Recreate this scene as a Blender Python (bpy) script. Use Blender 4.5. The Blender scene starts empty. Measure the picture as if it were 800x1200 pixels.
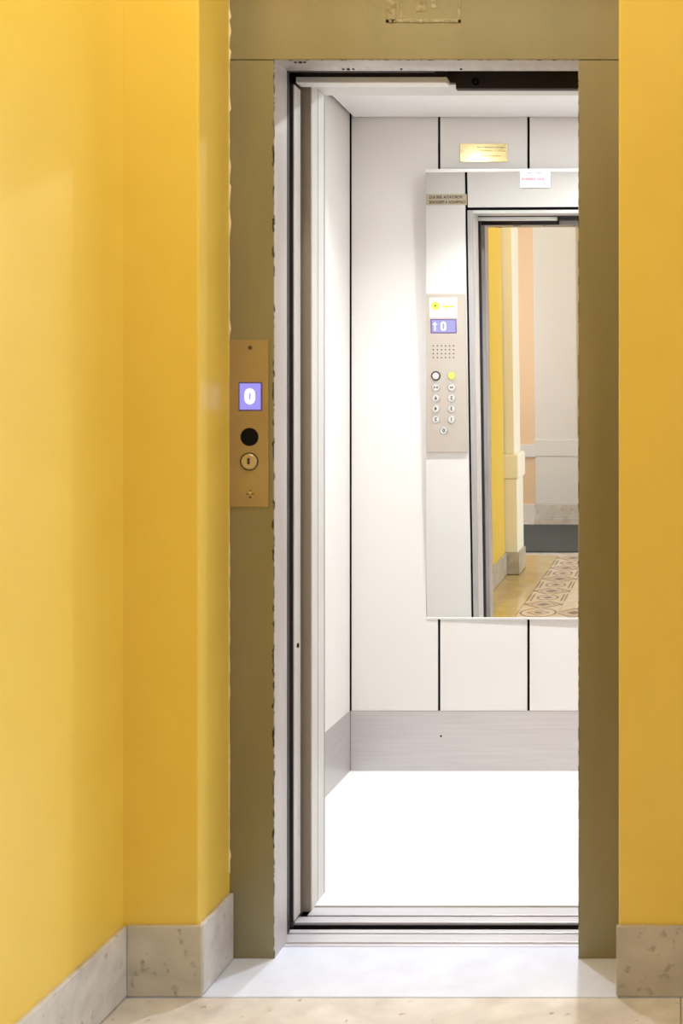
import bpy, bmesh, math, random
from mathutils import Vector, Matrix
random.seed(4)
C = bpy.context.scene.collection
sc = bpy.context.scene

# ------------------------------------------------------------------ camera
F = 1340.0; VX, VY = 790.0, 505.0; H = 1.21
cam_d = bpy.data.cameras.new('camera'); cam = bpy.data.objects.new('camera', cam_d); C.objects.link(cam)
cam.location = (0, 0, H); cam.rotation_euler = (math.pi/2, 0, 0)
cam_d.sensor_fit = 'VERTICAL'; cam_d.sensor_height = 36; cam_d.sensor_width = 24
cam_d.lens = F/1200*36
cam_d.shift_x = (400-VX)/1200; cam_d.shift_y = (VY-600)/1200
cam_d.clip_start = .02
cam_d.dof.use_dof = True; cam_d.dof.focus_distance = 4.1; cam_d.dof.aperture_fstop = 7.1
sc.camera = cam

# ------------------------------------------------------------------ view + world
sc.view_settings.view_transform = 'Standard'; sc.view_settings.look = 'None'
sc.view_settings.gamma = 1; sc.view_settings.use_curve_mapping = False
sc.view_settings.exposure = 0.0
w = bpy.data.worlds.new('world'); sc.world = w; w.use_nodes = True
w.node_tree.nodes['Background'].inputs[0].default_value = (.9, .95, 1, 1)
w.node_tree.nodes['Background'].inputs[1].default_value = .3

# ------------------------------------------------------------------ lights
def area(name, loc, rot, size, power, col, shape='SQUARE', sy=None, spread=None):
    d = bpy.data.lights.new(name, 'AREA'); d.energy = power; d.color = col; d.shape = shape; d.size = size
    if sy: d.size_y = sy
    if spread: d.spread = spread
    o = bpy.data.objects.new(name, d); C.objects.link(o); o.location = loc; o.rotation_euler = rot
    return o
for lx, pw in ((-.80, 1.0), (-.27, 7.5)):
    area('car_spot_light', (lx, 3.42, 2.300), (0, 0, 0), .045, pw, (.88, .95, 1.0), 'DISK')
    d = bpy.data.lights.new('car_spot_beam', 'SPOT'); d.energy = 74; d.color = (.88, .94, 1.0); d.spot_size = 2.12; d.spot_blend = 1.0; d.shadow_soft_size = .035
    o = bpy.data.objects.new('car_spot_beam', d); C.objects.link(o); o.location = (lx, 3.42, 2.295)
area('hall_ceiling_light', (-.72, 1.86, 3.12), (0, 0, 0), .3, 16, (1, .94, .80))
area('hall_ceiling_light', (-.35, -.80, 3.50), (0, 0, 0), .45, 5, (1, .97, .93))
area('daylight_opening', (-2.9, -.65, 1.8), (0, -math.pi/2, 0), 1.9, 40, (.90, .95, 1), 'RECTANGLE', 1.6)

area('added_side_light', (3.2, .85, 1.55), (0, math.pi/2, 0), 1.8, 100, (.80, .90, 1), 'RECTANGLE', 1.7)  # unseen light added to brighten the left wall and the reveal

# ------------------------------------------------------------------ materials
def new_mat(name):
    m = bpy.data.materials.new(name); m.use_nodes = True
    nt = m.node_tree; b = nt.nodes['Principled BSDF']
    return m, nt, b
def col4(c): return (c[0], c[1], c[2], 1)
def mat(name, col, rough=.5, metal=0, noise=None, bump=None, col2=None, scale=(1,1,1), spec=None, coat=0):
    """noise=(scale, detail, lo, hi) mixes col and col2; bump=(scale, strength)"""
    m, nt, b = new_mat(name); L = nt.links
    b.inputs['Base Color'].default_value = col4(col)
    b.inputs['Roughness'].default_value = rough; b.inputs['Metallic'].default_value = metal
    if spec is not None: b.inputs['Specular IOR Level'].default_value = spec
    if coat: b.inputs['Coat Weight'].default_value = coat
    if noise or bump:
        tc = nt.nodes.new('ShaderNodeNewGeometry'); mp = nt.nodes.new('ShaderNodeMapping')
        L.new(tc.outputs['Position'], mp.inputs[0]); mp.inputs['Scale'].default_value = scale
    if noise:
        n = nt.nodes.new('ShaderNodeTexNoise'); n.inputs['Scale'].default_value = noise[0]; n.inputs['Detail'].default_value = noise[1]
        L.new(mp.outputs[0], n.inputs[0])
        r = nt.nodes.new('ShaderNodeValToRGB'); r.color_ramp.elements[0].position = noise[2]; r.color_ramp.elements[1].position = noise[3]
        r.color_ramp.elements[0].color = col4(col2 or col); r.color_ramp.elements[1].color = col4(col)
        L.new(n.outputs[0], r.inputs[0]); L.new(r.outputs[0], b.inputs['Base Color'])
    if bump:
        n2 = nt.nodes.new('ShaderNodeTexNoise'); n2.inputs['Scale'].default_value = bump[0]; n2.inputs['Detail'].default_value = 4
        L.new(mp.outputs[0], n2.inputs[0])
        bp = nt.nodes.new('ShaderNodeBump'); bp.inputs['Strength'].default_value = bump[1]; bp.inputs['Distance'].default_value = .002
        L.new(n2.outputs[0], bp.inputs['Height']); L.new(bp.outputs[0], b.inputs['Normal'])
    return m
def emis(name, col, s):
    m, nt, b = new_mat(name); b.inputs['Base Color'].default_value = (.02, .02, .03, 1)
    b.inputs['Emission Color'].default_value = col4(col); b.inputs['Emission Strength'].default_value = s
    return m
def marble(name, base, vein, spot, rough=.25, vs=2.2, spots=True, spec=.5, lo=.86, th=.66):
    m, nt, b = new_mat(name); L = nt.links; N = nt.nodes
    g = N.new('ShaderNodeNewGeometry')
    n = N.new('ShaderNodeTexNoise'); n.inputs['Scale'].default_value = vs; n.inputs['Detail'].default_value = 8; n.inputs['Distortion'].default_value = 1.5
    L.new(g.outputs['Position'], n.inputs[0])
    r = N.new('ShaderNodeValToRGB'); e = r.color_ramp.elements
    e[0].position = .40; e[0].color = col4(base); e[1].position = .60; e[1].color = col4(base)
    v = e.new(.50); v.color = col4(vein)
    L.new(n.outputs[0], r.inputs[0]); out = r.outputs[0]
    n3 = N.new('ShaderNodeTexNoise'); n3.inputs['Scale'].default_value = 14; n3.inputs['Detail'].default_value = 5
    L.new(g.outputs['Position'], n3.inputs[0])
    r3 = N.new('ShaderNodeMapRange'); r3.inputs[1].default_value = .3; r3.inputs[2].default_value = .7; r3.inputs[3].default_value = lo; r3.inputs[4].default_value = 1.06
    L.new(n3.outputs[0], r3.inputs[0])
    mx0 = N.new('ShaderNodeVectorMath'); mx0.operation = 'SCALE'
    L.new(out, mx0.inputs[0]); L.new(r3.outputs[0], mx0.inputs['Scale']); out = mx0.outputs[0]
    if spots:
        n2 = N.new('ShaderNodeTexNoise'); n2.inputs['Scale'].default_value = 42; n2.inputs['Detail'].default_value = 3
        L.new(g.outputs['Position'], n2.inputs[0])
        r2 = N.new('ShaderNodeMapRange'); r2.inputs[1].default_value = th; r2.inputs[2].default_value = th+.08
        L.new(n2.outputs[0], r2.inputs[0])
        mx = N.new('ShaderNodeMix'); mx.data_type = 'RGBA'
        L.new(r2.outputs[0], mx.inputs[0]); L.new(out, mx.inputs[6]); mx.inputs[7].default_value = col4(spot); out = mx.outputs[2]
    L.new(out, b.inputs['Base Color']); b.inputs['Roughness'].default_value = rough
    b.inputs['Specular IOR Level'].default_value = spec
    return m
M = {}
M['yellow'] = mat('yellow_plaster', (.80, .562, .084), .38, noise=(5, 9, .30, .70), col2=(.765, .525, .070), bump=(180, .14), spec=.7)
M['cream_plaster'] = mat('cream_plaster', (.90, .88, .77), .6, noise=(3, 5, .3, .7), col2=(.88, .85, .73), bump=(160, .1))
M['peach_plaster'] = mat('peach_plaster', (.86, .62, .42), .6, noise=(2, 4, .3, .7), col2=(.84, .62, .44), bump=(160, .1))
M['white_plaster'] = mat('white_plaster', (.78, .765, .78), .5, noise=(2, 4, .3, .7), col2=(.76, .74, .755), bump=(160, .05))
M['ceiling'] = mat('ceiling_paint', (.82, .74, .58), .8, bump=(160, .05))
M['frame'] = mat('aged_steel', (.31, .275, .165), .46, .6, noise=(7, 8, .35, .65), col2=(.27, .24, .14), bump=(300, .15), scale=(1, 1, .25))
M['steel'] = mat('brushed_steel', (.58, .55, .54), .42, .75, noise=(6, 8, .3, .7), col2=(.50, .47, .46), bump=(90, .12), scale=(14, 1, .6))
M['skirt'] = mat('brushed_kickplate', (.60, .56, .55), .36, .55, noise=(9, 8, .3, .7), col2=(.54, .50, .49), bump=(60, .10), scale=(.5, .5, 14))
M['plate'] = mat('call_plate_brass_steel', (.44, .34, .17), .42, .6, noise=(12, 6, .35, .7), col2=(.40, .29, .14), bump=(240, .06))
M['cop'] = mat('car_plate_steel', (.59, .50, .42), .38, .5, noise=(9, 6, .35, .7), col2=(.58, .52, .45), bump=(150, .05))
M['laminate'] = mat('cream_laminate', (.76, .715, .675), .42, noise=(1.4, 3, .3, .7), col2=(.745, .695, .655), spec=.35)
M['black'] = mat('black_joint', (.006, .005, .006), .8, spec=.1)
M['dark'] = mat('dark_shaft', (.018, .016, .022), .8, noise=(6, 5, .3, .7), col2=(.03, .018, .014))
M['rail_dark'] = mat('dark_mechanism', (.030, .028, .045), .55, .3, noise=(9, 5, .4, .7), col2=(.05, .028, .02))
M['door_dark'] = mat('dark_door_edge', (.055, .045, .06), .5, .3, noise=(9, 6, .4, .7), col2=(.06, .05, .06), scale=(1, 1, .15))
M['door_light'] = mat('light_door_edge', (.74, .71, .70), .4, .2, noise=(9, 6, .3, .7), col2=(.66, .62, .58), scale=(1, 1, .2))
M['post'] = mat('post_front', (.40, .36, .30), .45, .5, noise=(9, 6, .3, .7), col2=(.36, .31, .25), scale=(1, 1, .2))
M['white'] = mat('white_enamel', (.90, .885, .87), .4, noise=(5, 3, .3, .7), col2=(.885, .865, .85))
M['casing'] = mat('casing_enamel', (.70, .675, .655), .4, noise=(5, 3, .3, .7), col2=(.67, .645, .62))
M['carfloor'] = mat('white_vinyl_floor', (.90, .90, .89), .30, noise=(18, 5, .25, .6), col2=(.88, .88, .87))
M['sill'] = mat('aluminium_sill', (.70, .68, .73), .36, .4, noise=(20, 4, .3, .7), col2=(.62, .60, .65), scale=(.3, 1, 1))
M['groove'] = mat('sill_groove', (.012, .010, .012), .8, spec=.1)
M['threshold'] = marble('white_threshold_marble', (.70, .735, .86), (.675, .71, .84), (.7, .7, .72), .30, 1.3, False, .5, .96)
M['hallslab'] = marble('pinkish_hall_marble', (.74, .69, .64), (.66, .60, .55), (.46, .30, .24), .14, 2.0)
M['halltile'] = marble('beige_hall_tile', (.74, .64, .50), (.70, .58, .44), (.62, .46, .36), .10, 1.6)
M['grout'] = mat('grout', (.42, .38, .34), .9)
M['basemarble'] = marble('grey_baseboard_marble', (.54, .49, .40), (.47, .42, .34), (.32, .29, .24), .38, 2.8, True, .5, .84, .605)
M['basemarble_light'] = marble('light_baseboard_marble', (.66, .63, .60), (.56, .53, .50), (.4, .36, .34), .38, 2.8, True, .5, .84, .63)
M['carpet'] = mat('charcoal_carpet', (.045, .055, .065), .95, noise=(160, 3, .3, .7), col2=(.075, .085, .09), bump=(300, .8))
M['mirrorback'] = mat('mirror_edge', (.35, .36, .35), .3, .6)
M['alu'] = mat('aluminium_trim', (.86, .84, .82), .3, .4)
M['brass'] = mat('polished_brass', (.95, .80, .40), .22, .65)
M['ink'] = mat('black_ink', (.02, .018, .02), .5)
M['keyface'] = mat('worn_key_brass', (.55, .45, .26), .35, .6)
M['inkgrey'] = mat('grey_ink', (.45, .45, .48), .6)
M['inkpink'] = mat('pink_ink', (.70, .22, .30), .6)
M['inkbrown'] = mat('engraved_gold', (.66, .52, .20), .5)
M['paper'] = mat('white_paper', (.88, .87, .88), .5)
M['tape'] = mat('tan_plastic_sign', (.56, .46, .32), .45)
M['yel'] = mat('lime_print', (.74, .80, .10), .5)
M['yelbtn'] = mat('yellow_button', (.85, .82, .10), .35)
M['btn'] = mat('steel_button', (.74, .70, .66), .28, .5)
M['btnring'] = mat('black_ring', (.03, .02, .02), .35)
M['screen'] = emis('violet_screen', (.37, .32, .96), .95)
M['digit'] = emis('lit_digit', (1, 1, 1), 1.05)
M['screenrim'] = mat('screen_rim', (.10, .05, .22), .4)
M['screen_car'] = emis('car_violet_screen', (.50, .46, .93), .95)
M['lampglass'] = emis('lamp_glass', (1, 1, 1), 2)
M['chip'] = mat('rusty_chips', (.10, .06, .04), .8, noise=(40, 3, .4, .6), col2=(.04, .025, .02))
M['residue'] = mat('glue_residue', (.34, .30, .19), .42, .5, noise=(60, 4, .35, .6), col2=(.25, .21, .12), bump=(90, .8))
M['concrete'] = mat('raw_concrete', (.12, .11, .10), .9, noise=(5, 5, .3, .7), col2=(.09, .08, .08))
def mirror_mat():
    m, nt, b = new_mat('mirror_glass')
    b.inputs['Base Color'].default_value = (.93, .935, .92, 1); b.inputs['Metallic'].default_value = 1; b.inputs['Roughness'].default_value = 0.0
    return m
M['mirror'] = mirror_mat()
def chipped_steel():
    """grey jamb steel whose front and back arris is chipped to a rusty dark primer"""
    m, nt, b = new_mat('chipped_jamb_steel'); L = nt.links; N = nt.nodes
    g = N.new('ShaderNodeNewGeometry'); s = N.new('ShaderNodeSeparateXYZ'); L.new(g.outputs['Position'], s.inputs[0])
    mp = N.new('ShaderNodeMapping'); mp.inputs['Scale'].default_value = (60, 60, 34); L.new(g.outputs['Position'], mp.inputs[0])
    n = N.new('ShaderNodeTexNoise'); n.inputs['Scale'].default_value = 1; n.inputs['Detail'].default_value = 4; L.new(mp.outputs[0], n.inputs[0])
    # distance from the front arris (y = 2.615) in units of the chip depth
    a = N.new('ShaderNodeMath'); a.operation = 'SUBTRACT'; L.new(s.outputs['Y'], a.inputs[0]); a.inputs[1].default_value = 2.615
    a2 = N.new('ShaderNodeMath'); a2.operation = 'DIVIDE'; L.new(a.outputs[0], a2.inputs[0]); a2.inputs[1].default_value = .030
    c = N.new('ShaderNodeMath'); c.operation = 'ADD'; L.new(a2.outputs[0], c.inputs[0]); c.inputs[1].default_value = .50
    d = N.new('ShaderNodeMath'); d.operation = 'GREATER_THAN'; L.new(n.outputs[0], d.inputs[0]); L.new(c.outputs[0], d.inputs[1])
    n2 = N.new('ShaderNodeTexNoise'); n2.inputs['Scale'].default_value = 9; n2.inputs['Detail'].default_value = 6
    mp2 = N.new('ShaderNodeMapping'); mp2.inputs['Scale'].default_value = (1, 1, .3); L.new(g.outputs['Position'], mp2.inputs[0]); L.new(mp2.outputs[0], n2.inputs[0])
    r = N.new('ShaderNodeValToRGB'); r.color_ramp.elements[0].color = (.47, .43, .41, 1); r.color_ramp.elements[1].color = (.58, .54, .53, 1)
    r.color_ramp.elements[0].position = .35; r.color_ramp.elements[1].position = .65; L.new(n2.outputs[0], r.inputs[0])
    mx = N.new('ShaderNodeMix'); mx.data_type = 'RGBA'; L.new(d.outputs[0], mx.inputs[0]); L.new(r.outputs[0], mx.inputs[6]); mx.inputs[7].default_value = (.045, .025, .018, 1)
    L.new(mx.outputs[2], b.inputs['Base Color']); b.inputs['Roughness'].default_value = .45; b.inputs['Metallic'].default_value = .35
    return m
M['jamb'] = chipped_steel()

def math_node(nt, op, a, b=None, c=None):
    n = nt.nodes.new('ShaderNodeMath'); n.operation = op
    for i, v in enumerate((a, b, c)):
        if v is None: continue
        if isinstance(v, (int, float)): n.inputs[i].default_value = v
        else: nt.links.new(v, n.inputs[i])
    return n.outputs[0]
def border_tile_mat(kind):
    """inlaid border tile: kind 0 a ring between double bars, kind 1 pointed lozenges, kind 2 corner rosette"""
    m, nt, b = new_mat('inlaid_border_tile_%d' % kind); L = nt.links
    tc = nt.nodes.new('ShaderNodeTexCoord'); s = nt.nodes.new('ShaderNodeSeparateXYZ'); L.new(tc.outputs['Object'], s.inputs[0])
    x = math_node(nt, 'DIVIDE', s.outputs['X'], .1325); y = math_node(nt, 'DIVIDE', s.outputs['Y'], .1325)
    ax = math_node(nt, 'ABSOLUTE', x); ay = math_node(nt, 'ABSOLUTE', y)
    def band(v, lo, hi):
        return math_node(nt, 'MULTIPLY', math_node(nt, 'GREATER_THAN', v, lo), math_node(nt, 'LESS_THAN', v, hi))
    def orr(*v):
        o = v[0]
        for q in v[1:]: o = math_node(nt, 'MAXIMUM', o, q)
        return o
    r = math_node(nt, 'SQRT', math_node(nt, 'ADD', math_node(nt, 'MULTIPLY', x, x), math_node(nt, 'MULTIPLY', y, y)))
    dm = math_node(nt, 'ADD', ax, ay)
    if kind == 0:
        a = orr(math_node(nt, 'MULTIPLY', band(ax, .80, .87), math_node(nt, 'LESS_THAN', ay, .8)),
                math_node(nt, 'MULTIPLY', band(ax, .64, .72), math_node(nt, 'LESS_THAN', ay, .8)),
                math_node(nt, 'MULTIPLY', band(r, .40, .50), math_node(nt, 'LESS_THAN', ax, .55)),
                math_node(nt, 'LESS_THAN', dm, .26), math_node(nt, 'MULTIPLY', band(ay, .84, .90), math_node(nt, 'LESS_THAN', ax, .5)))
    elif kind == 1:
        a = orr(band(dm, .72, .88), math_node(nt, 'LESS_THAN', dm, .34), band(dm, .50, .58), math_node(nt, 'MULTIPLY', band(ax, .78, .90), math_node(nt, 'LESS_THAN', ay, .16)))
    else:
        a = orr(band(r, .70, .80), band(dm, .40, .52), math_node(nt, 'LESS_THAN', r, .18), math_node(nt, 'MULTIPLY', math_node(nt, 'GREATER_THAN', ax, .8), math_node(nt, 'GREATER_THAN', ay, .8)))
    n = nt.nodes.new('ShaderNodeTexNoise'); n.inputs['Scale'].default_value = 40; L.new(tc.outputs['Object'], n.inputs[0])
    rp = nt.nodes.new('ShaderNodeValToRGB'); rp.color_ramp.elements[0].color = (.15, .10, .08, 1); rp.color_ramp.elements[1].color = (.30, .15, .10, 1)
    L.new(n.outputs[0], rp.inputs[0])
    mx = nt.nodes.new('ShaderNodeMix'); mx.data_type = 'RGBA'; L.new(a, mx.inputs[0]); mx.inputs[6].default_value = (.66, .55, .40, 1); L.new(rp.outputs[0], mx.inputs[7])
    L.new(mx.outputs[2], b.inputs['Base Color']); b.inputs['Roughness'].default_value = .16
    return m
BT = [border_tile_mat(k) for k in range(3)]

# ------------------------------------------------------------------ geometry helpers
def link(name, bm, m, parent=None, loc=None, rot=None, bevel=0, smooth=False):
    bmesh.ops.recalc_face_normals(bm, faces=bm.faces)
    me = bpy.data.meshes.new(name); bm.to_mesh(me); bm.free()
    if smooth:
        for p in me.polygons: p.use_smooth = True
    o = bpy.data.objects.new(name, me); C.objects.link(o)
    for q in (m if isinstance(m, (list, tuple)) else [m]): me.materials.append(q)
    if loc: o.location = loc
    if rot: o.rotation_euler = rot
    if parent: o.parent = parent
    if bevel:
        md = o.modifiers.new('bevel', 'BEVEL'); md.width = bevel; md.segments = 2; md.limit_method = 'ANGLE'
    return o
def bbox(bm, x0, x1, y0, y1, z0, z1, mi=0):
    v = [bm.verts.new((x, y, z)) for x in (x0, x1) for y in (y0, y1) for z in (z0, z1)]
    for f in ((0,1,3,2), (4,6,7,5), (0,4,5,1), (2,3,7,6), (0,2,6,4), (1,5,7,3)):
        fc = bm.faces.new([v[i] for i in f]); fc.material_index = mi
def O(*b):     # list of boxes -> bmesh
    bm = bmesh.new()
    for q in b: bbox(bm, *q)
    return bm
def box(name, x0, x1, y0, y1, z0, z1, m, parent=None, bevel=0):
    """coordinates are world coordinates; the origin goes to the middle of the foot of the box"""
    off = Vector(((x0+x1)/2, (y0+y1)/2, z0))
    o = link(name, O((x0-off.x, x1-off.x, y0-off.y, y1-off.y, 0, z1-z0)), m, None, bevel=bevel)
    base = Vector(parent['_w']) if parent else Vector((0, 0, 0))
    o.location = off-base
    if parent: o.parent = parent
    o['_w'] = list(off)
    return o
def multi(name, boxes, m, parent=None, bevel=0):
    base = Vector(parent['_w']) if parent else Vector((0, 0, 0))
    bs = [(a-base.x, b-base.x, c-base.y, d-base.y, e-base.z, f-base.z)+tuple(r) for a, b, c, d, e, f, *r in boxes]
    o = link(name, O(*bs), m, parent, bevel=bevel); o['_w'] = list(base); return o
def disc(name, x, z, y0, y1, r, m, parent, seg=24, r2=None, bevel=0):
    """cylinder along Y from y0 to y1, centre x,z"""
    base = Vector(parent['_w']) if parent else Vector((0, 0, 0))
    bm = bmesh.new(); r2 = r if r2 is None else r2
    a = [bm.verts.new((r*math.cos(t), 0, r*math.sin(t))) for t in [2*math.pi*i/seg for i in range(seg)]]
    b = [bm.verts.new((r2*math.cos(t), y1-y0, r2*math.sin(t))) for t in [2*math.pi*i/seg for i in range(seg)]]
    bm.faces.new(a); bm.faces.new(b[::-1])
    for i in range(seg): bm.faces.new((a[i], a[(i+1) % seg], b[(i+1) % seg], b[i]))
    o = link(name, bm, m, parent, bevel=bevel); o.location = Vector((x, y0, z))-base; o['_w'] = [x, y0, z]; return o
def ring(name, x, z, y0, y1, r, ri, m, parent, seg=28):
    base = Vector(parent['_w']); bm = bmesh.new(); rows = []
    for (rr, yy) in ((r, 0), (r, y1-y0), (ri, y1-y0), (ri, 0)):
        rows.append([bm.verts.new((rr*math.cos(2*math.pi*i/seg), yy, rr*math.sin(2*math.pi*i/seg))) for i in range(seg)])
    for k in range(4):
        a, b = rows[k], rows[(k+1) % 4]
        for i in range(seg): bm.faces.new((a[i], a[(i+1) % seg], b[(i+1) % seg], b[i]))
    o = link(name, bm, m, parent); o.location = Vector((x, y0, z))-base; o['_w'] = [x, y0, z]; return o
def text(name, s, x, y, z, size, m, parent, back=False, extr=.0003, ax='CENTER', sx=1, bold=0):
    """text standing on a wall; back=False faces -Y (the hall), back=True faces +Y (into the car)"""
    cu = bpy.data.curves.new(name, 'FONT'); cu.body = s; cu.size = size; cu.extrude = extr; cu.align_x = ax; cu.align_y = 'CENTER'; cu.offset = bold
    cu.resolution_u = 3
    t = bpy.data.objects.new(name, cu); C.objects.link(t)
    dg = bpy.context.evaluated_depsgraph_get(); me = bpy.data.meshes.new_from_object(t.evaluated_get(dg))
    bpy.data.objects.remove(t); bpy.data.curves.remove(cu)
    me.transform(Matrix.Diagonal((sx, 1, 1, 1)))
    me.transform(Matrix.Rotation(math.pi/2, 4, 'X'))
    if back: me.transform(Matrix.Rotation(math.pi, 4, 'Z'))
    o = bpy.data.objects.new(name, me); C.objects.link(o); me.materials.clear(); me.materials.append(m)
    base = Vector(parent['_w']); o.parent = parent; o.location = Vector((x, y, z))-base; o['_w'] = [x, y, z]
    return o
def empty(name, loc):
    o = bpy.data.objects.new(name, None); C.objects.link(o); o.location = loc; o['_w'] = list(loc); o.empty_display_size = .05
    return o
def tag(o, label, cat, kind=None, group=None):
    o['label'] = label; o['category'] = cat
    if kind: o['kind'] = kind
    if group: o['group'] = group
    return o
def px(x, y, D): return ((x-VX)*D/F, H+(VY-y)*D/F)
MN = Vector((-.015, -1, -.0385)).normalized(); MP = Vector((-.51, 4.018, H))     # the mirror leans forward a little
def rx(x, y, D=2.987):      # a point of the car's front wall as it is read in the leaning mirror
    d = Vector(((x-VX)/F, 1, (VY-y)/F)); C0 = Vector((0, 0, H)); p = C0+d*((MP-C0).dot(MN)/d.dot(MN)); r = d-2*d.dot(MN)*MN
    w = p+r*((D-p.y)/r.y); return (w.x, w.z)

# ================================================================== HALL SHELL
DW = 2.4455        # wall plane holding the lift
DF = 2.615         # face of the steel frame
XL, XR = -1.017, -.119
wall = empty('wall_front', (0, DW, 0)); tag(wall, 'yellow plastered hall wall around the lift doorway', 'wall', 'structure')
box('wall_pier', -1.60, XL, DW, 2.70, 0, 3.6, M['yellow'], wall, .004)
box('wall_pier', XR, .75, DW, 2.70, 0, 3.6, M['yellow'], wall, .004)
box('wall_head', XL, XR, DW, 2.70, 2.42, 3.6, M['yellow'], wall)
XW = -1.178
wl = empty('wall_left', (XW, 1.9, 0)); tag(wl, 'pale yellow plastered side wall of the hall, left of the lift', 'wall', 'structure')
box('wall_section', -1.60, XW, 1.85, DW, 0, 3.6, M['yellow'], wl)
box('wall_section', -1.60, -1.21, .645, 1.85, 0, 3.6, M['yellow'], wl)
wr = empty('wall_right', (.75, 0, 0)); tag(wr, 'yellow hall wall on the right side with an added opening for the side light', 'wall', 'structure')  # opening shaped so the added light reaches the left wall, not the right pier
box('wall_section', .75, .90, 1.75, 2.70, 0, 3.6, M['yellow'], wr)
box('wall_section', .75, .90, -4.4, -.45, 0, 3.6, M['yellow'], wr)
box('wall_section', .75, .90, -.45, 1.75, 2.75, 3.6, M['yellow'], wr)
tag(multi('wall_added_side', [(.90, 3.4, 1.95, 2.10, 0, 2.9), (.90, 3.4, -.75, -.60, 0, 2.9), (3.4, 3.5, -.75, 2.10, 0, 2.9), (.90, 3.5, -.75, 2.10, 2.9, 3.0)], M['white_plaster']), 'white walls added around the side light right of the hall', 'wall', 'structure')  # unseen room added only to house the side light
tag(box('floor_added_side', .903, 3.4, -.75, 2.10, -.12, .002, M['hallslab']), 'marble floor added below the side light', 'floor', 'structure')  # added along with the enclosure of the side light
tag(box('ceiling_hall', -3.0, .90, -1.85, 2.70, 3.6, 3.75, M['ceiling']), 'cream ceiling of the hall', 'ceiling', 'structure')
tag(box('wall_far', -3.0, .90, -1.85, -1.65, 0, 3.6, M['peach_plaster']), 'peach plastered wall at the far end of the hall, seen in the mirror', 'wall', 'structure')
tag(box('wall_side_passage', -3.2, -3.0, -1.85, .60, 0, 3.6, M['white_plaster']), 'pale wall of the side passage', 'wall', 'structure')
tag(box('wall_return', -3.0, -1.60, .45, .60, 0, 3.6, M['yellow']), 'yellow wall closing the side passage', 'wall', 'structure')
tag(box('trim_1', -3.0, -1.31, -1.65, -1.625, .55, .656, M['white_plaster'], None, .004), 'white dado band on the peach far wall', 'trim', 'structure')
tag(box('baseboard_far', -3.0, -1.31, -1.65, -1.62, 0.0, .145, M['white_plaster'], None, .004), 'white baseboard under the peach far wall', 'baseboard', 'structure')
tag(box('trim_2', -.99, .75, -1.65, -1.63, 0, 3.6, M['yellow']), 'yellow plastered strip of far wall beside the white pier', 'wall', 'structure')

# far white pier
p = empty('stone_pier', (-1.15, -1.5, 0)); tag(p, 'white square pier on a marble plinth at the far hall end, in the mirror', 'pillar')
box('shaft', -1.318, -.968, -1.618, -1.405, .721, 3.6, M['white_plaster'], p, .003)
box('dado', -1.326, -.960, -1.618, -1.397, .579, .721, M['white_plaster'], p, .005)
box('pedestal', -1.318, -.966, -1.618, -1.404, .179, .579, M['white_plaster'], p, .003)
box('base_block', -1.326, -.960, -1.618, -1.396, .066, .178, M['hallslab'], p, .003)
box('plinth', -1.332, -.954, -1.618, -1.390, .006, .065, M['hallslab'], p, .003)

# near cream pilaster
p = empty('cream_pilaster', (-1.30, .5, 0)); tag(p, 'cream square pilaster with a rounded dado cap on a marble base, reflected in the mirror', 'pillar')
box('shaft', -1.60, -1.143, .395, .636, .798, 3.6, M['cream_plaster'], p, .004)
box('cap', -1.60, -1.114, .378, .643, .631, .798, M['cream_plaster'], p, .014)
box('pedestal', -1.60, -1.128, .395, .638, .149, .631, M['cream_plaster'], p, .004)
box('base_block', -1.60, -1.117, .384, .6445, .006, .148, M['basemarble'], p, .003)

# baseboards
BT_Z = .152
tag(box('baseboard_left', XW-.001, -1.167, 1.85, DW-.001, .004, BT_Z, M['basemarble_light'], None, .003), 'light grey marble baseboard along the left yellow wall', 'baseboard', 'structure')
tag(box('baseboard_left_rear', -1.211, -1.199, .6455, 1.849, .004, .150, M['basemarble'], None, .003), 'grey marble baseboard of the left wall, seen in the mirror', 'baseboard', 'structure')
tag(box('baseboard_front_left', -1.167, -1.007, DW-.010, DW+.001, .004, BT_Z+.003, M['basemarble'], None, .003), 'speckled grey marble baseboard block on the pier left of the lift', 'baseboard', 'structure')
tag(box('baseboard_reveal', -1.0175, -1.0065, DW+.0015, DF-.001, .004, .155, M['basemarble_light'], None, .003), 'pale marble baseboard slab turning in beside the steel frame', 'baseboard', 'structure')
tag(box('baseboard_front_right', -.124, .75, DW-.010, DW+.001, .004, .155, M['basemarble'], None, .003), 'spotted beige marble baseboard under the orange yellow wall', 'baseboard', 'structure')

# floor
fl = empty('floor', (0, 0, 0)); tag(fl, 'polished marble floor of the hall', 'floor', 'structure')
box('screed', -3.0, .90, -1.85, 2.70, -.12, -.002, M['grout'], fl)
box('threshold_slab', -1.20, .30, 2.4395, 2.676, -.03, .003, M['threshold'], fl, .0015)
for a, b in ((-1.205, .012), (.0145, .748)):
    box('floor_slab', a, b, 1.7965, 2.437, -.02, .002, M['hallslab'], fl, .001)
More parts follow.
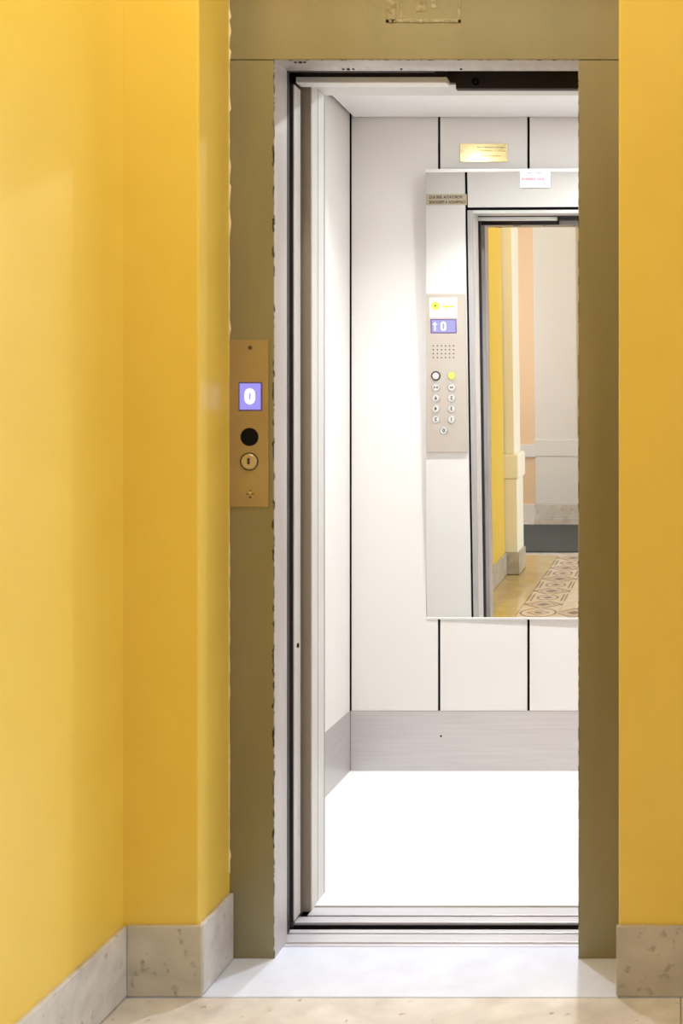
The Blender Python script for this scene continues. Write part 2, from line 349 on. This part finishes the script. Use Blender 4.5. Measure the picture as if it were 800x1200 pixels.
# inlaid border tiles
SX = .225; SY = .18; g = .0009
def tile_mesh(sx, sy, m):
    o = link('tile', O((-sx/2+g, sx/2-g, -sy/2+g, sy/2-g, -.02, 0)), m); me = o.data; bpy.data.objects.remove(o); return me
bm_ = [tile_mesh(SX, SY, BT[k]) for k in range(2)]+[tile_mesh(SX, SX, BT[2])]
def put_tile(name, me, x, y, z=.002, rot=0):
    o = bpy.data.objects.new(name, me); C.objects.link(o); o.location = (x, y, z); o.parent = fl; o.rotation_euler = (0, 0, rot)
XB = -.8395; YB = 1.682
put_tile('border_tile', bm_[2], XB, YB)
for k in range(9): put_tile('border_tile', bm_[0 if k % 2 else 1], XB, YB-SX/2-SY/2-k*SY)
for k in range(8): put_tile('border_tile', bm_[0 if k % 2 else 1], XB+SX/2+SY/2+k*SY, YB, rot=math.pi/2)
YE = YB-SX/2-9*SY
# strip outside the border and the field
n_ = 4; hh = (YB+SX/2-YE)/n_
M['reflect_strip'] = marble('wall_reflection_tile', (.58, .44, .19), (.52, .38, .15), (.4, .3, .2), .07, 1.6, spec=.8)  # the yellow wall's reflection put into the colour of this strip
me = tile_mesh(.250, hh, M['reflect_strip'])
for k in range(n_): put_tile('floor_tile', me, -1.079, YB+SX/2-hh/2-k*hh)
n_ = 4; hh = (YB-SX/2-YE)/n_
me = tile_mesh(.49, hh, M['halltile'])
for i in range(3):
    for j in range(n_): put_tile('floor_tile', me, XB+SX/2+.246+i*.4915, YB-SX/2-hh/2-j*hh)
me = tile_mesh(1.2, .82, M['hallslab'])
for i in range(3):
    for j in range(2): put_tile('floor_tile', me, -2.35+i*1.202, YE-.411-j*.823)
me = tile_mesh(1.74, .32, M['hallslab']); put_tile('floor_tile', me, -2.08, .235)
tag(box('floor_mat', -2.2, .45, -1.375, -.16, .002, .014, M['carpet'], None, .004), 'large charcoal floor mat on the hall floor, reflected in the mirror', 'mat')

# ================================================================== SHAFT
shf = empty('wall_shaft', (0, 2.7, 0)); tag(shf, 'dark bare lift shaft behind the doorway', 'wall', 'structure')
box('shaft_side', -1.75, -1.60, 2.70, 4.40, -.5, 3.6, M['concrete'], shf)
box('shaft_side', .60, .75, 2.70, 4.40, -.5, 3.6, M['concrete'], shf)
box('shaft_rear', -1.75, .75, 4.25, 4.40, -.5, 3.6, M['concrete'], shf)
box('shaft_top', -1.75, .75, 2.70, 4.40, 3.6, 3.75, M['concrete'], shf)
box('shaft_pit', -1.75, .75, 2.70, 4.40, -.6, -.5, M['dark'], shf)

# ================================================================== LANDING DOOR FRAME
fr = empty('door_frame', (-.567, DF, 0)); tag(fr, 'worn olive grey steel frame around the open lift doorway', 'door frame', 'structure')
ZH = 2.059
box('stile', XL, -.9158, DF, 2.640, .003, ZH-.0012, M['frame'], fr, .0012)
box('stile', -.2186, XR, DF, 2.640, .003, ZH-.0012, M['frame'], fr, .0012)
box('lintel', XL, XR, DF-.0015, 2.640, ZH, 2.42, M['frame'], fr, .0012)
jl = box('jamb', XL, -.9150, 2.6405, 2.70, .003, ZH+.002, M['jamb'], fr)
# thin face of the jamb that shows on the inner side of the stile, with its chipped arris
box('jamb_lining', -.9158, -.9146, 2.6152, 2.70, .003, ZH, M['jamb'], fr)
box('jamb', -.2190, XR, 2.6405, 2.70, .003, ZH+.002, M['jamb'], fr)
box('jamb_lining', -.2198, -.2186, 2.6152, 2.70, .003, ZH, M['jamb'], fr)
box('lintel_lining', -.9146, -.2198, 2.616, 2.658, ZH-.001, ZH+.02, M['jamb'], fr)
box('lintel_lining', -.9146, -.2198, 2.6595, 2.70, ZH+.001, ZH+.02, M['steel'], fr)
# chips along the visible arris of the left stile
bm = bmesh.new(); z = .25
while z < 1.95:
    z += random.choice((.008, .014, .03, .05, .09))*random.uniform(.7, 1.3)
    if random.random() < .35 and z > .9: continue
    h = random.uniform(.004, .018); wd = random.uniform(.002, .0058)
    n = 6; c0 = Vector((-.9158, DF-.0008, z))
    vs = [bm.verts.new((c0.x-(-DX_) * 0 - wd*abs(math.cos(t))*random.uniform(.6, 1) if math.cos(t) < 0 else c0.x+.0003, c0.y, c0.z+h*math.sin(t)*random.uniform(.7, 1))) for t, DX_ in [(2*math.pi*i/n+.3, 1) for i in range(n)]]
    try: f = bm.faces.new(vs)
    except ValueError: continue
r_ = bmesh.ops.extrude_face_region(bm, geom=bm.faces[:])
bmesh.ops.translate(bm, vec=(0, .0006, 0), verts=[v for v in r_['geom'] if isinstance(v, bmesh.types.BMVert)])
bmesh.ops.translate(bm, vec=(.567, -DF, 0), verts=bm.verts)
ch = link('paint_chips', bm, M['chip'], fr); ch['kind'] = 'stuff'; ch['label'] = 'dark rusty chips along the frame edge'
# ragged line of pale filler between plaster and steel
M['filler'] = mat('pale_filler', (.80, .66, .40), .7)
for xs_, y_, sgn, zs in ((XL, DF-.0015, 1, (.2, 2.41)), (XR, DF-.0015, -1, (.2, 2.41))):
    bm = bmesh.new(); z = zs[0]; prev = None
    while z < zs[1]:
        wd = random.uniform(.0003, .0022) if random.random() < (.8 if 1.3 < z < 2.2 else .97) else .0045
        cur = [bm.verts.new((xs_-sgn*.0005, y_, z)), bm.verts.new((xs_+sgn*wd, y_, z)), bm.verts.new((xs_+sgn*wd*.6, y_-.0022, z)), bm.verts.new((xs_-sgn*.0005, y_-.0024, z))]
        if prev:
            for i in range(4): bm.faces.new((prev[i], prev[(i+1) % 4], cur[(i+1) % 4], cur[i]))
        prev = cur; z += random.uniform(.006, .03)
    bmesh.ops.translate(bm, vec=(0, -DW, 0), verts=bm.verts)
    link('filler_seam', bm, M['filler'], wall)
# screws in the underside of the lintel
for sx, sy in ((352, 2.628), (408, 2.684), (357, 2.628), (346, 2.628), (414, 2.684), (402, 2.684), (470, 2.684), (540, 2.684)):
    X = (sx-VX)*sy/F
    bm = bmesh.new(); bmesh.ops.create_cone(bm, cap_ends=True, segments=14, radius1=.0045 if sx in (352, 408) else .0025, radius2=.003, depth=.0025)
    zz = ZH-.001 if sy < 2.65 else ZH+.001
    link('screw', bm, M['black'], fr, loc=(X+.567, sy-DF, zz-.001))
# ghost of a removed sign on the lintel
bm = bmesh.new()
def gx(x): return (x-VX)*DF/F+.567
def gz(y): return H+(VY-y)*DF/F
for a, b, c, d in ((452, 540, 27, 23), (452, 464, 27, -40), (536, 540, 27, -40), (468, 472, 22, -40), (487, 499, 14, -30), (505, 512, 10, -30)):
    bbox(bm, gx(a), gx(b), -.0024, -.001, gz(c), gz(d))
for k in range(16):
    x = 458+k*5.2+random.uniform(-1, 1); r = random.uniform(.8, 2.2)
    bbox(bm, gx(x-r), gx(x+r), -.0034, -.001, gz(26+r*.6), gz(26-r))
o = link('glue_residue', bm, M['residue'], fr, bevel=.0008); o['label'] = 'raised ghost of a removed sign'
# narrow cover seam of lintel to wall not visible; landing sill
sl = empty('landing_sill', (-.567, 2.72, 0)); tag(sl, 'grooved aluminium sill of the landing door, nearest the marble threshold', 'sill', 'structure')
box('sill_bar', -.9146, -.2198, 2.6775, 2.690, -.03, .004, M['sill'], sl, .001)
box('sill_bar', -1.10, -.20, 2.697, 2.740, -.03, .0045, M['sill'], sl, .001)
box('sill_bar', -1.10, -.20, 2.747, 2.765, -.03, .0045, M['sill'], sl, .001)
box('groove', -1.10, -.20, 2.6902, 2.764, -.032, -.004, M['groove'], sl)

# landing door parked in the left pocket
d = empty('door_1', (-1.2, 2.73, 0)); tag(d, 'dark edged landing door leaf slid open behind the left jamb', 'door', 'structure')
box('leaf', -1.5, -.928, 2.712, 2.748, .006, 2.10, M['door_dark'], d, .002)
box('edge_strip', -.928, -.9255, 2.735, 2.750, .006, 2.10, M['rail_dark'], d)
# mechanism above the doorway
d = empty('door_operator', (-.567, 2.77, 2.07)); tag(d, 'dark sliding door mechanism above the lift opening', 'door gear', 'structure')
box('hanger_plate', -1.3, -.568, 2.705, 2.712, 2.060, 2.35, M['rail_dark'], d)
box('landing_rail', -1.3, -.575, 2.715, 2.745, 2.079, 2.12, M['steel'], d, .002)
box('header_lip', -.545, .05, 2.852, 2.872, 2.064, 2.30, M['rail_dark'], d)
box('header_lip', -1.14, -.545, 2.856, 2.872, 2.080, 2.30, M['rail_dark'], d)
box('car_rail', -.932, -.560, 2.815, 2.852, 2.067, 2.082, M['white'], d, .002)
box('car_rail_cover', -.932, -.565, 2.822, 2.850, 2.0825, 2.16, M['rail_dark'], d, .002)
ring('roller_hook', *px(557, 96, 2.85), 2.846, 2.852, .009, .005, M['black'], d)

# ================================================================== LIFT CAR
CX0, CX1 = -1.1475, .1156; CB = 4.0535; CFi = 2.975; CZ = 2.320
# floor and sill
cf = empty('floor_car', (-.5, 3.4, 0)); tag(cf, 'bright white floor of the lift car', 'floor', 'structure')
box('floor_sheet', CX0, CX1, 2.9005, CB, -.05, .006, M['carfloor'], cf)
sl = empty('car_sill', (-.567, 2.85, 0)); tag(sl, 'double grooved aluminium sill at the edge of the lift car floor', 'sill', 'structure')
box('sill_bar', -.935, -.20, 2.806, 2.839, -.003, .004, M['sill'], sl, .001)
box('sill_bar', -.913, -.20, 2.846, 2.892, -.003, .005, M['sill'], sl, .001)
box('groove', -.935, -.20, 2.807, 2.895, -.06, -.0035, M['groove'], sl)
tag(box('floor_car_platform', CX0-.05, CX1+.05, 2.83, CB+.05, -.16, -.0605, M['dark']), 'dark steel platform under the lift car', 'floor', 'structure')

def panelled(name, label, back, panels):
    w_ = multi(name, [back], M['black']); tag(w_, label, 'wall', 'structure')
    for q in panels: box('panel', *q, M['laminate'], w_, .0008)
    return w_
J = .0045; ZS = .219
xs = [CX0, -.8334, -.517, -.2008, CX1]
pan = [(xs[i]+J, xs[i+1]-J, CB-.004, CB+.006, ZS, CZ+.05) for i in range(4)]
wb = panelled('wall_car_back', 'rear wall of the lift car in cream laminate panels with black joints', (CX0-.03, CX1+.03, CB+.0055, CB+.03, 0, 2.45), pan)
ys = [CFi, 3.334, 3.694, CB-.005]
ys = [CFi, 3.37, 3.716, CB-.006]
wcl = panelled('wall_car_left', 'left wall of the lift car in cream laminate panels', (CX0-.03, CX0-.0075, 2.87, CB+.02, 0, 2.45),
         [(CX0-.008, CX0, ys[i]+(J if i else 0), ys[i+1]-J, ZS, CZ+.05) for i in range(3)])
wcr = panelled('wall_car_right', 'right wall of the lift car in cream laminate panels', (CX1+.0075, CX1+.03, 2.87, CB+.02, 0, 2.45),
         [(CX1, CX1+.008, ys[i]+J, ys[i+1]-J, ZS, CZ+.05) for i in range(3)])
OPR = -.205
wcf = panelled('wall_car_front', 'inner front wall of the lift car with cream panels beside and above the opening', (CX0, -.9345, 2.95, CFi-.0105, 0, 2.45),
         [(CX0+.001, -.9455, CFi-.010, CFi, ZS, CZ+.05), (-.934, OPR+.02, CFi-.010, CFi, 2.110, CZ+.05), (OPR+.031, CX1-.001, CFi-.010, CFi, ZS, CZ+.05)])
multi('backing', [(-.9345, OPR+.02, 2.95, CFi-.0105, 2.100, 2.45), (OPR+.02, CX1, 2.95, CFi-.0105, 0, 2.45)], M['black'], wcf)
cs = empty('trim_3', (-.567, 2.92, 0)); tag(cs, 'white enamelled casing around the lift car opening', 'trim', 'structure')
box('post', -.934, -.9115, 2.926, CFi+.002, .004, 2.097, M['casing'], cs, .001)
box('post', -.934, -.9105, 2.874, 2.919, .004, 2.097, M['casing'], cs, .001)
box('post_front', -.960, -.9108, 2.866, 2.8735, .004, 2.10, M['post'], cs, .001)
box('post', OPR, OPR+.02, 2.874, CFi+.002, .004, 2.097, M['casing'], cs, .001)
box('header_casing', -.9110, OPR-.0005, 2.874, CFi+.002, 2.083, 2.097, M['casing'], cs, .001)
box('casing_joint', -.934, -.9130, 2.9192, 2.9258, .004, 2.097, M['black'], cs)
box('casing_lip', -.9345, -.9105, CFi+.0025, CFi+.0055, .006, 2.096, M['steel'], cs)
box('front_post_body', -1.17, -.9345, 2.874, 2.949, 0, 2.45, M['post'], cs)
box('front_post_body', OPR+.021, .14, 2.874, 2.949, 0, 2.45, M['post'], cs)
box('front_header_body', -.9345, OPR+.02, 2.874, 2.949, 2.0985, 2.45, M['dark'], cs)
# kickplates
tag(box('baseboard_back', CX0+.0015, CX1-.001, CB-.006, CB+.005, .006, ZS-.001, M['skirt'], None, .001), 'brushed metal kickplate along the rear wall of the lift car', 'baseboard', 'structure')
tag(box('baseboard_car_left', CX0-.007, CX0+.0008, CFi, CB-.003, .006, ZS-.001, M['skirt'], None, .001), 'brushed metal kickplate along the left wall of the lift car', 'baseboard', 'structure')
tag(box('baseboard_car_right', CX1-.0008, CX1+.007, CFi, CB-.003, .006, ZS-.001, M['skirt'], None, .001), 'brushed metal kickplate along the right wall of the lift car', 'baseboard', 'structure')
tag(box('baseboard_car_front', CX0+.0015, -.9455, CFi-.01, CFi+.003, .006, ZS-.001, M['skirt'], None, .001), 'brushed metal kickplate under the button panel', 'baseboard', 'structure')
sX, sZ = px(517, 862, CB)
s_ = disc('rivet', sX, sZ, CB-.0085, CB-.006, .0035, M['black'], None); tag(s_, 'small dark rivet in the rear kickplate of the lift car', 'rivet')

# ceiling with recessed lamps
cc = empty('ceiling_car', (-.5, 3.5, CZ)); tag(cc, 'white dropped ceiling panel of the lift car', 'ceiling', 'structure')
cw = (CX1-CX0-.03)
for k in range(4):
    a = CX0+.0155+(xs[k]-xs[0])+(0 if k == 0 else -.0155)
    b = xs[k+1] if k < 3 else CX1-.0155
    if k == 0: a = CX0+.0155
    box('ceiling_panel', a+(.0002 if k else 0), b-(.0002 if k < 3 else 0), CFi+.01, CB-.012, CZ, CZ+.02, M['white'], cc)
multi('roof', [(CX0-.03, CX1+.03, 2.87, CB+.03, 2.45, 2.48)], M['dark'], cc)
for lx in (-.80, -.27):
    lp = empty('ceiling_spotlight', (lx, 3.42, CZ-.012)); tag(lp, '%s round recessed spotlight in the lift car ceiling' % ('left' if lx < -.5 else 'right'), 'lamp', None, 'ceiling spotlights of the lift car')
    bm = bmesh.new(); bmesh.ops.create_cone(bm, cap_ends=True, segments=32, radius1=.048, radius2=.052, depth=.011); link('housing', bm, M['alu'], lp, loc=(0, 0, .006))
    bm = bmesh.new(); bmesh.ops.create_cone(bm, cap_ends=True, segments=32, radius1=.036, radius2=.036, depth=.003); link('lamp_glass', bm, M['lampglass'], lp, loc=(0, 0, -.0008))

# car door leaf parked left
d = empty('door_2', (-1.1, 2.82, 0)); tag(d, 'pale lift car door leaf slid open, only its front edge showing', 'door', 'structure')
box('leaf', -1.45, -.931, 2.803, 2.850, .008, 2.060, M['door_light'], d, .002)
box('gap_dark_plate', -1.45, -.9335, 2.799, 2.8025, .008, 2.060, M['door_dark'], d)  # dark plate added over the leaf face to darken the gap at the jamb
sx_, sz_ = px(350, 757, 2.82)
bm = bmesh.new(); bmesh.ops.create_cone(bm, cap_ends=True, segments=16, radius1=.006, radius2=.006, depth=.003)
link('bolt_hole', bm, M['black'], d, loc=(-.9305+1.1, 2.826-2.82, sz_), rot=(0, math.pi/2, 0))

# ================================================================== MIRROR
MX0, MX1 = -.873, -.147; MZ0, MZ1 = .549, 2.114
mr = empty('wall_mirror', (-.51, 4.03, H)); mr['_w'] = [0, 0, 0]
tag(mr, 'tall frameless wall mirror on the rear wall of the lift car, reflecting the hall', 'mirror')
hz0, hz1 = MZ0-H, MZ1-H; hw = (MX1-MX0)/2
mr.location = MP; mr.rotation_euler = (.0385, 0, -.015)
def mbox(name, x0, x1, y0, y1, z0, z1, m, bev=0, skew=0):
    bm = O((x0, x1, y0, y1, z0, z1))
    for v in bm.verts:
        if v.co.x < 0: v.co.x += skew*v.co.z
    return link(name, bm, m, mr, bevel=bev)
mbox('glass', -hw, hw, 0, .0008, hz0, hz1, M['mirror'], 0, .008)
mbox('backing', -hw+.001, hw-.001, .001, .004, hz0+.001, hz1-.001, M['mirrorback'], 0, .008)
mbox('top_trim', -hw+.006, hw+.001, -.002, .008, hz1-.001, hz1+.010, M['alu'], .001)
mbox('bottom_trim', -hw-.006, hw+.001, -.003, .005, hz0-.006, hz0+.001, M['alu'], .001)

# sticker on the top edge of the mirror
def pxb(x0, y0, x1, y1, D): 
    a, b = px(x0, y1, D); c, d_ = px(x1, y0, D); return a, c, b, d_
D = 3.975
a, c, b, d_ = pxb(609, 198, 645, 220, D)
st = box('inspection_sticker', a, c, D-.001, D, b, d_, M['paper'])
tag(st, 'small white printed sticker stuck over the top edge of the mirror', 'sticker')
def dashes(name, x0, x1, y, h, m, parent, D, step, dens=.8, back=False, fn=None):
    bs = []; x = x0
    while x < x1:
        wd = step*random.uniform(.45, .85)
        if random.random() < dens:
            if fn: (aa, zz) = fn(x, y); (cc_, z2) = fn(x+wd, y-h)
            else: (aa, zz) = px(x, y, D); (cc_, z2) = px(x+wd, y-h, D)
            bs.append((aa, cc_, D-.0004, D, zz, z2))
        x += step
    return multi(name, bs, m, parent)
dashes('printed_line', 617, 634, 203.5, 1.6, M['inkgrey'], st, D-.001, 1.6)
dashes('printed_line', 611.5, 636, 210.8, 2.2, M['inkpink'], st, D-.001, 2.0, .95)
dashes('printed_line', 613, 634, 213.2, .8, M['inkgrey'], st, D-.001, 1.6, .7)
dashes('printed_line', 612, 624, 216.8, 1.0, M['inkgrey'], st, D-.001, 1.6, .7)
dashes('printed_line', 636, 642, 216.8, 2.0, M['inkgrey'], st, D-.001, 1.6, .9)

# brass plate
D = CB-.004
a, c, b, d_ = pxb(539, 168.5, 594.5, 190, D)
bp_ = box('brass_plate', a, c, D-.004, D, b, d_, M['brass'], None, .0012)
tag(bp_, 'small polished brass plate screwed above the mirror', 'plaque')
dashes('engraved_line', 559, 593, 173.2, 1.0, M['ink'], bp_, D-.004, 1.5, .9)
dashes('engraved_line', 561, 590, 177.5, 2.0, M['inkbrown'], bp_, D-.004, 1.8, .85)
dashes('engraved_line', 564, 586, 183.5, 1.6, M['inkbrown'], bp_, D-.004, 1.6, .85)
for q in ((541.5, 178.5), (592.5, 178.5)):
    X_, Z_ = px(*q, D); disc('screw', X_, Z_, D-.0052, D-.004, .002, M['inkbrown'], bp_, 12)

# ================================================================== LANDING CALL PANEL
D = DF
a, c, b, d_ = pxb(270, 398.5, 315, 594, D)
cp = box('call_panel', -1.0165, c, D-.004, D, b, d_, M['plate'], None, .001)
tag(cp, 'brass toned lift call panel with lit floor display on the left door frame', 'call panel')
DD = D-.004
a, c, b, d_ = pxb(279.6, 447.8, 307.2, 481.5, DD)
scn = box('display', a, c, DD-.0012, DD, b, d_, M['screenrim'], cp, .0005)
a, c, b, d_ = pxb(281.0, 449.3, 305.6, 480.0, DD)
box('display_glass', a, c, DD-.0018, DD-.0013, b, d_, M['screen'], scn)
# digit 0 as a rounded ring
def stadium(name, x, z, y, w_, h, hole_w, hole_h, m, parent):
    bm = bmesh.new(); seg = 10
    def loop(wd, hh, yy):
        r = wd/2; pts = []
        for i in range(seg+1): t = math.pi*i/seg; pts.append((r*math.cos(t), yy, hh/2-r+r*math.sin(t)))
        for i in range(seg+1): t = math.pi+math.pi*i/seg; pts.append((r*math.cos(t), yy, -hh/2+r+r*math.sin(t)))
        return [bm.verts.new(q) for q in pts]
    A, B = loop(w_, h, 0), loop(hole_w, hole_h, 0); A2, B2 = loop(w_, h, .0004), loop(hole_w, hole_h, .0004); n = len(A)
    for i in range(n):
        j = (i+1) % n
        bm.faces.new((A[i], A[j], B[j], B[i])); bm.faces.new((A2[i], B2[i], B2[j], A2[j])); bm.faces.new((A[i], A2[i], A2[j], A[j])); bm.faces.new((B[i], B[j], B2[j], B2[i]))
    o = link(name, bm, m, parent); o.location = Vector((x, y, z))-Vector(parent['_w']); return o
X_, Z_ = px(293, 464.5, DD); k = DD/F
stadium('digit', X_, Z_, DD-.0024, 12.5*k, 19*k, 1.6*k, 8*k, M['digit'], scn)
X_, Z_ = px(292.3, 512, DD); disc('call_button', X_, Z_, DD-.0010, DD, 10.6*k, M['black'], cp, 36, bevel=.0004)
X_, Z_ = px(292, 541, DD)
lk = disc('key_switch', X_, Z_, DD-.0050, DD, 8.2*k, M['keyface'], cp, 32, r2=10*k, bevel=.0008)
ring('bezel', X_, Z_, DD-.0016, DD, 10.6*k, 9.2*k, M['ink'], lk)
box('keyhole', X_-1.6*k, X_+1.6*k, DD-.0055, DD-.0045, Z_-3.0*k, Z_+4.2*k, M['ink'], lk, .0006)
for q, r in (((293, 407.5), 2.4), ((293, 577.5), 1.6)):
    X_, Z_ = px(*q, DD); disc('screw', X_, Z_, DD-.0008, DD, r*k, M['inkbrown'] if r < 2 else M['chip'], cp, 14)
X_, Z_ = px(293, 579, DD)
multi('screw_mark', [(X_-5*k, X_+5*k, DD-.0003, DD, Z_-.5*k, Z_+.6*k), (X_-1.2*k, X_+1.2*k, DD-.0003, DD, Z_-5*k, Z_-2.6*k), (X_-1.0*k, X_+1.0*k, DD-.0003, DD, Z_+2.4*k, Z_+4.6*k)], M['chip'], cp)

# ================================================================== CAR OPERATING PANEL (faces the mirror)
Y0 = CFi
xa, za = rx(500, 530); xb_, zb_ = rx(545, 344)
op = box('button_panel', xa, xb_, Y0, Y0+.012, za, zb_, M['cop'], None, .002)
tag(op, 'brushed metal button panel beside the lift opening, seen in the mirror', 'button panel')
Y = Y0+.012; q = .00372
x0, z0 = rx(503.5, 372); x1, z1 = rx(535, 349)
lb = box('label', x0, x1, Y, Y+.0006, z0, z1, M['paper'], op)
lb['label'] = 'white and lime printed label'
X_, Z_ = rx(510, 358.5)
disc('logo_disc', X_, Z_, Y+.0006, Y+.0010, 5.2*q, M['yel'], lb, 28); disc('logo_dot', X_, Z_, Y+.0010, Y+.0013, 1.1*q, M['ink'], lb, 14)
def rbox(x0, y0, x1, y1, ya_, yb_): 
    a, z0_ = rx(x0, y1); b, z1_ = rx(x1, y0); return (a, b, ya_, yb_, z0_, z1_)
multi('logo_bar', [rbox(518, 358, 532.5, 360.6, Y+.0006, Y+.0009)], M['yel'], lb)
multi('printed_line', [rbox(512+random.uniform(0, 4), yy, 532+random.uniform(-4, 0), yy+.6, Y+.0006, Y+.0009) for yy in (364.5, 366.5, 368.5)], M['inkgrey'], lb)
x0, z0 = rx(504.6, 390.6); x1, z1 = rx(534.6, 374)
ds = box('display', x0, x1, Y, Y+.0012, z0, z1, M['screenrim'], op)
x0, z0 = rx(505.8, 389.6); x1, z1 = rx(533.6, 375)
box('display_glass', x0, x1, Y+.0012, Y+.0018, z0, z1, M['screen_car'], ds)
X_, Z_ = rx(519.5, 382.3); stadium('digit', X_, Z_, Y+.0019, 7*q, 11.5*q, 2*q, 6.5*q, M['digit'], ds)
X_, Z_ = rx(509.6, 382.3)
bm = bmesh.new()
pts = [(-1.0, -5.5), (1.0, -5.5), (1.0, 1.5), (3.2, 1.5), (0, 5.6), (-3.2, 1.5), (-1.0, 1.5)]
f1 = bm.faces.new([bm.verts.new((a*q, 0, b*q)) for a, b in pts])
r_ = bmesh.ops.extrude_face_region(bm, geom=[f1]); bmesh.ops.translate(bm, vec=(0, .0004, 0), verts=[v for v in r_['geom'] if isinstance(v, bmesh.types.BMVert)])
o = link('arrow', bm, M['digit'], ds); o.location = Vector((X_, Y+.0019, Z_))-Vector(ds['_w'])
# speaker holes: one grille of 24 tiny holes
for i in range(6):
    for j in range(4):
        X_, Z_ = rx(507.6+i*4.75, 405.3+j*4.6)
        disc('speaker_hole', X_, Z_, Y, Y+.0004, .85*q, M['ink'], op, 8)
def button(x, y, cap, t=None, ringm=None, tcol=None):
    X_, Z_ = rx(x, y)
    b_ = disc('button', X_, Z_, Y, Y+.004, 4.4*q, cap, op, 24, r2=4.1*q, bevel=.0006)
    ring('button_ring', X_, Z_, Y, Y+.0018, 5.3*q, 4.5*q, ringm or M['steel'], b_)
    if t: text('numeral', t, X_, Y+.0043, Z_, .022 if len(t) == 1 else .014, tcol or M['ink'], b_, back=True, bold=.0006)
    return b_
b_ = button(510.6, 440.5, M['btn'], None, M['btnring'])
ring('button_ring', b_['_w'][0], b_['_w'][2], Y, Y+.004, 5.6*q, 4.1*q, M['btnring'], b_)
b_ = button(529, 440.3, M['yelbtn'])
X_, _, Z_ = b_['_w']
bell = [(-2.3, -1.3), (2.3, -1.3), (1.5, -.6), (1.3, 1.2), (.5, 2.1), (-.5, 2.1), (-1.3, 1.2), (-1.5, -.6)]
bm = bmesh.new(); f1 = bm.faces.new([bm.verts.new((a*q, 0, b*q)) for a, b in bell])
r_ = bmesh.ops.extrude_face_region(bm, geom=[f1]); bmesh.ops.translate(bm, vec=(0, .0004, 0), verts=[v for v in r_['geom'] if isinstance(v, bmesh.types.BMVert)])
o = link('bell_symbol', bm, M['inkbrown'], b_); o.location = (0, .0041, 0)
def tri(parent, cx, d_):
    bm = bmesh.new(); f1 = bm.faces.new([bm.verts.new((a*q, 0, b*q)) for a, b in ((cx-d_, -1.5), (cx-d_, 1.5), (cx+d_, 0))])
    r_ = bmesh.ops.extrude_face_region(bm, geom=[f1]); bmesh.ops.translate(bm, vec=(0, .0004, 0), verts=[v for v in r_['geom'] if isinstance(v, bmesh.types.BMVert)])
    o = link('arrow_symbol', bm, M['ink'], parent); o.location = (0, .0041, 0)
b_ = button(510.6, 454, M['btn']); tri(b_, -1.3, 1.0); tri(b_, 1.3, -1.0)
b_ = button(529, 454, M['btn']); tri(b_, -1.3, -1.0); tri(b_, 1.3, 1.0)
for x, y, t in ((510.6, 466.5, '6'), (529, 466.5, '5'), (510.6, 479, '4'), (529, 479, '3'), (510.6, 491.5, '2'), (529, 491.5, '1'), (519.8, 504.5, '0')):
    button(x, y, M['btn'], t)

# capacity sign above it
x0, z0 = rx(498.5, 240); x1, z1 = rx(546, 227)
sg = box('capacity_sign', x0, x1, Y0, Y0+.002, z0, z1, M['tape'])
tag(sg, 'tan plastic capacity sign with two lines of black lettering, seen in the mirror', 'sign')
X_, Z_ = rx(541, 230.8)
text('lettering', 'PORTATA 300 KG', X_, Y0+.0022, Z_, .0165, M['ink'], sg, back=True, ax='LEFT', sx=1.12, bold=.0003)
X_, Z_ = rx(545, 236.6)
text('lettering', 'CAPIENZA 4 PERSONE', X_, Y0+.0022, Z_, .0165, M['ink'], sg, back=True, ax='LEFT', sx=.98, bold=.0003)

for o in bpy.data.objects:
    if '_w' in o.keys(): del o['_w']
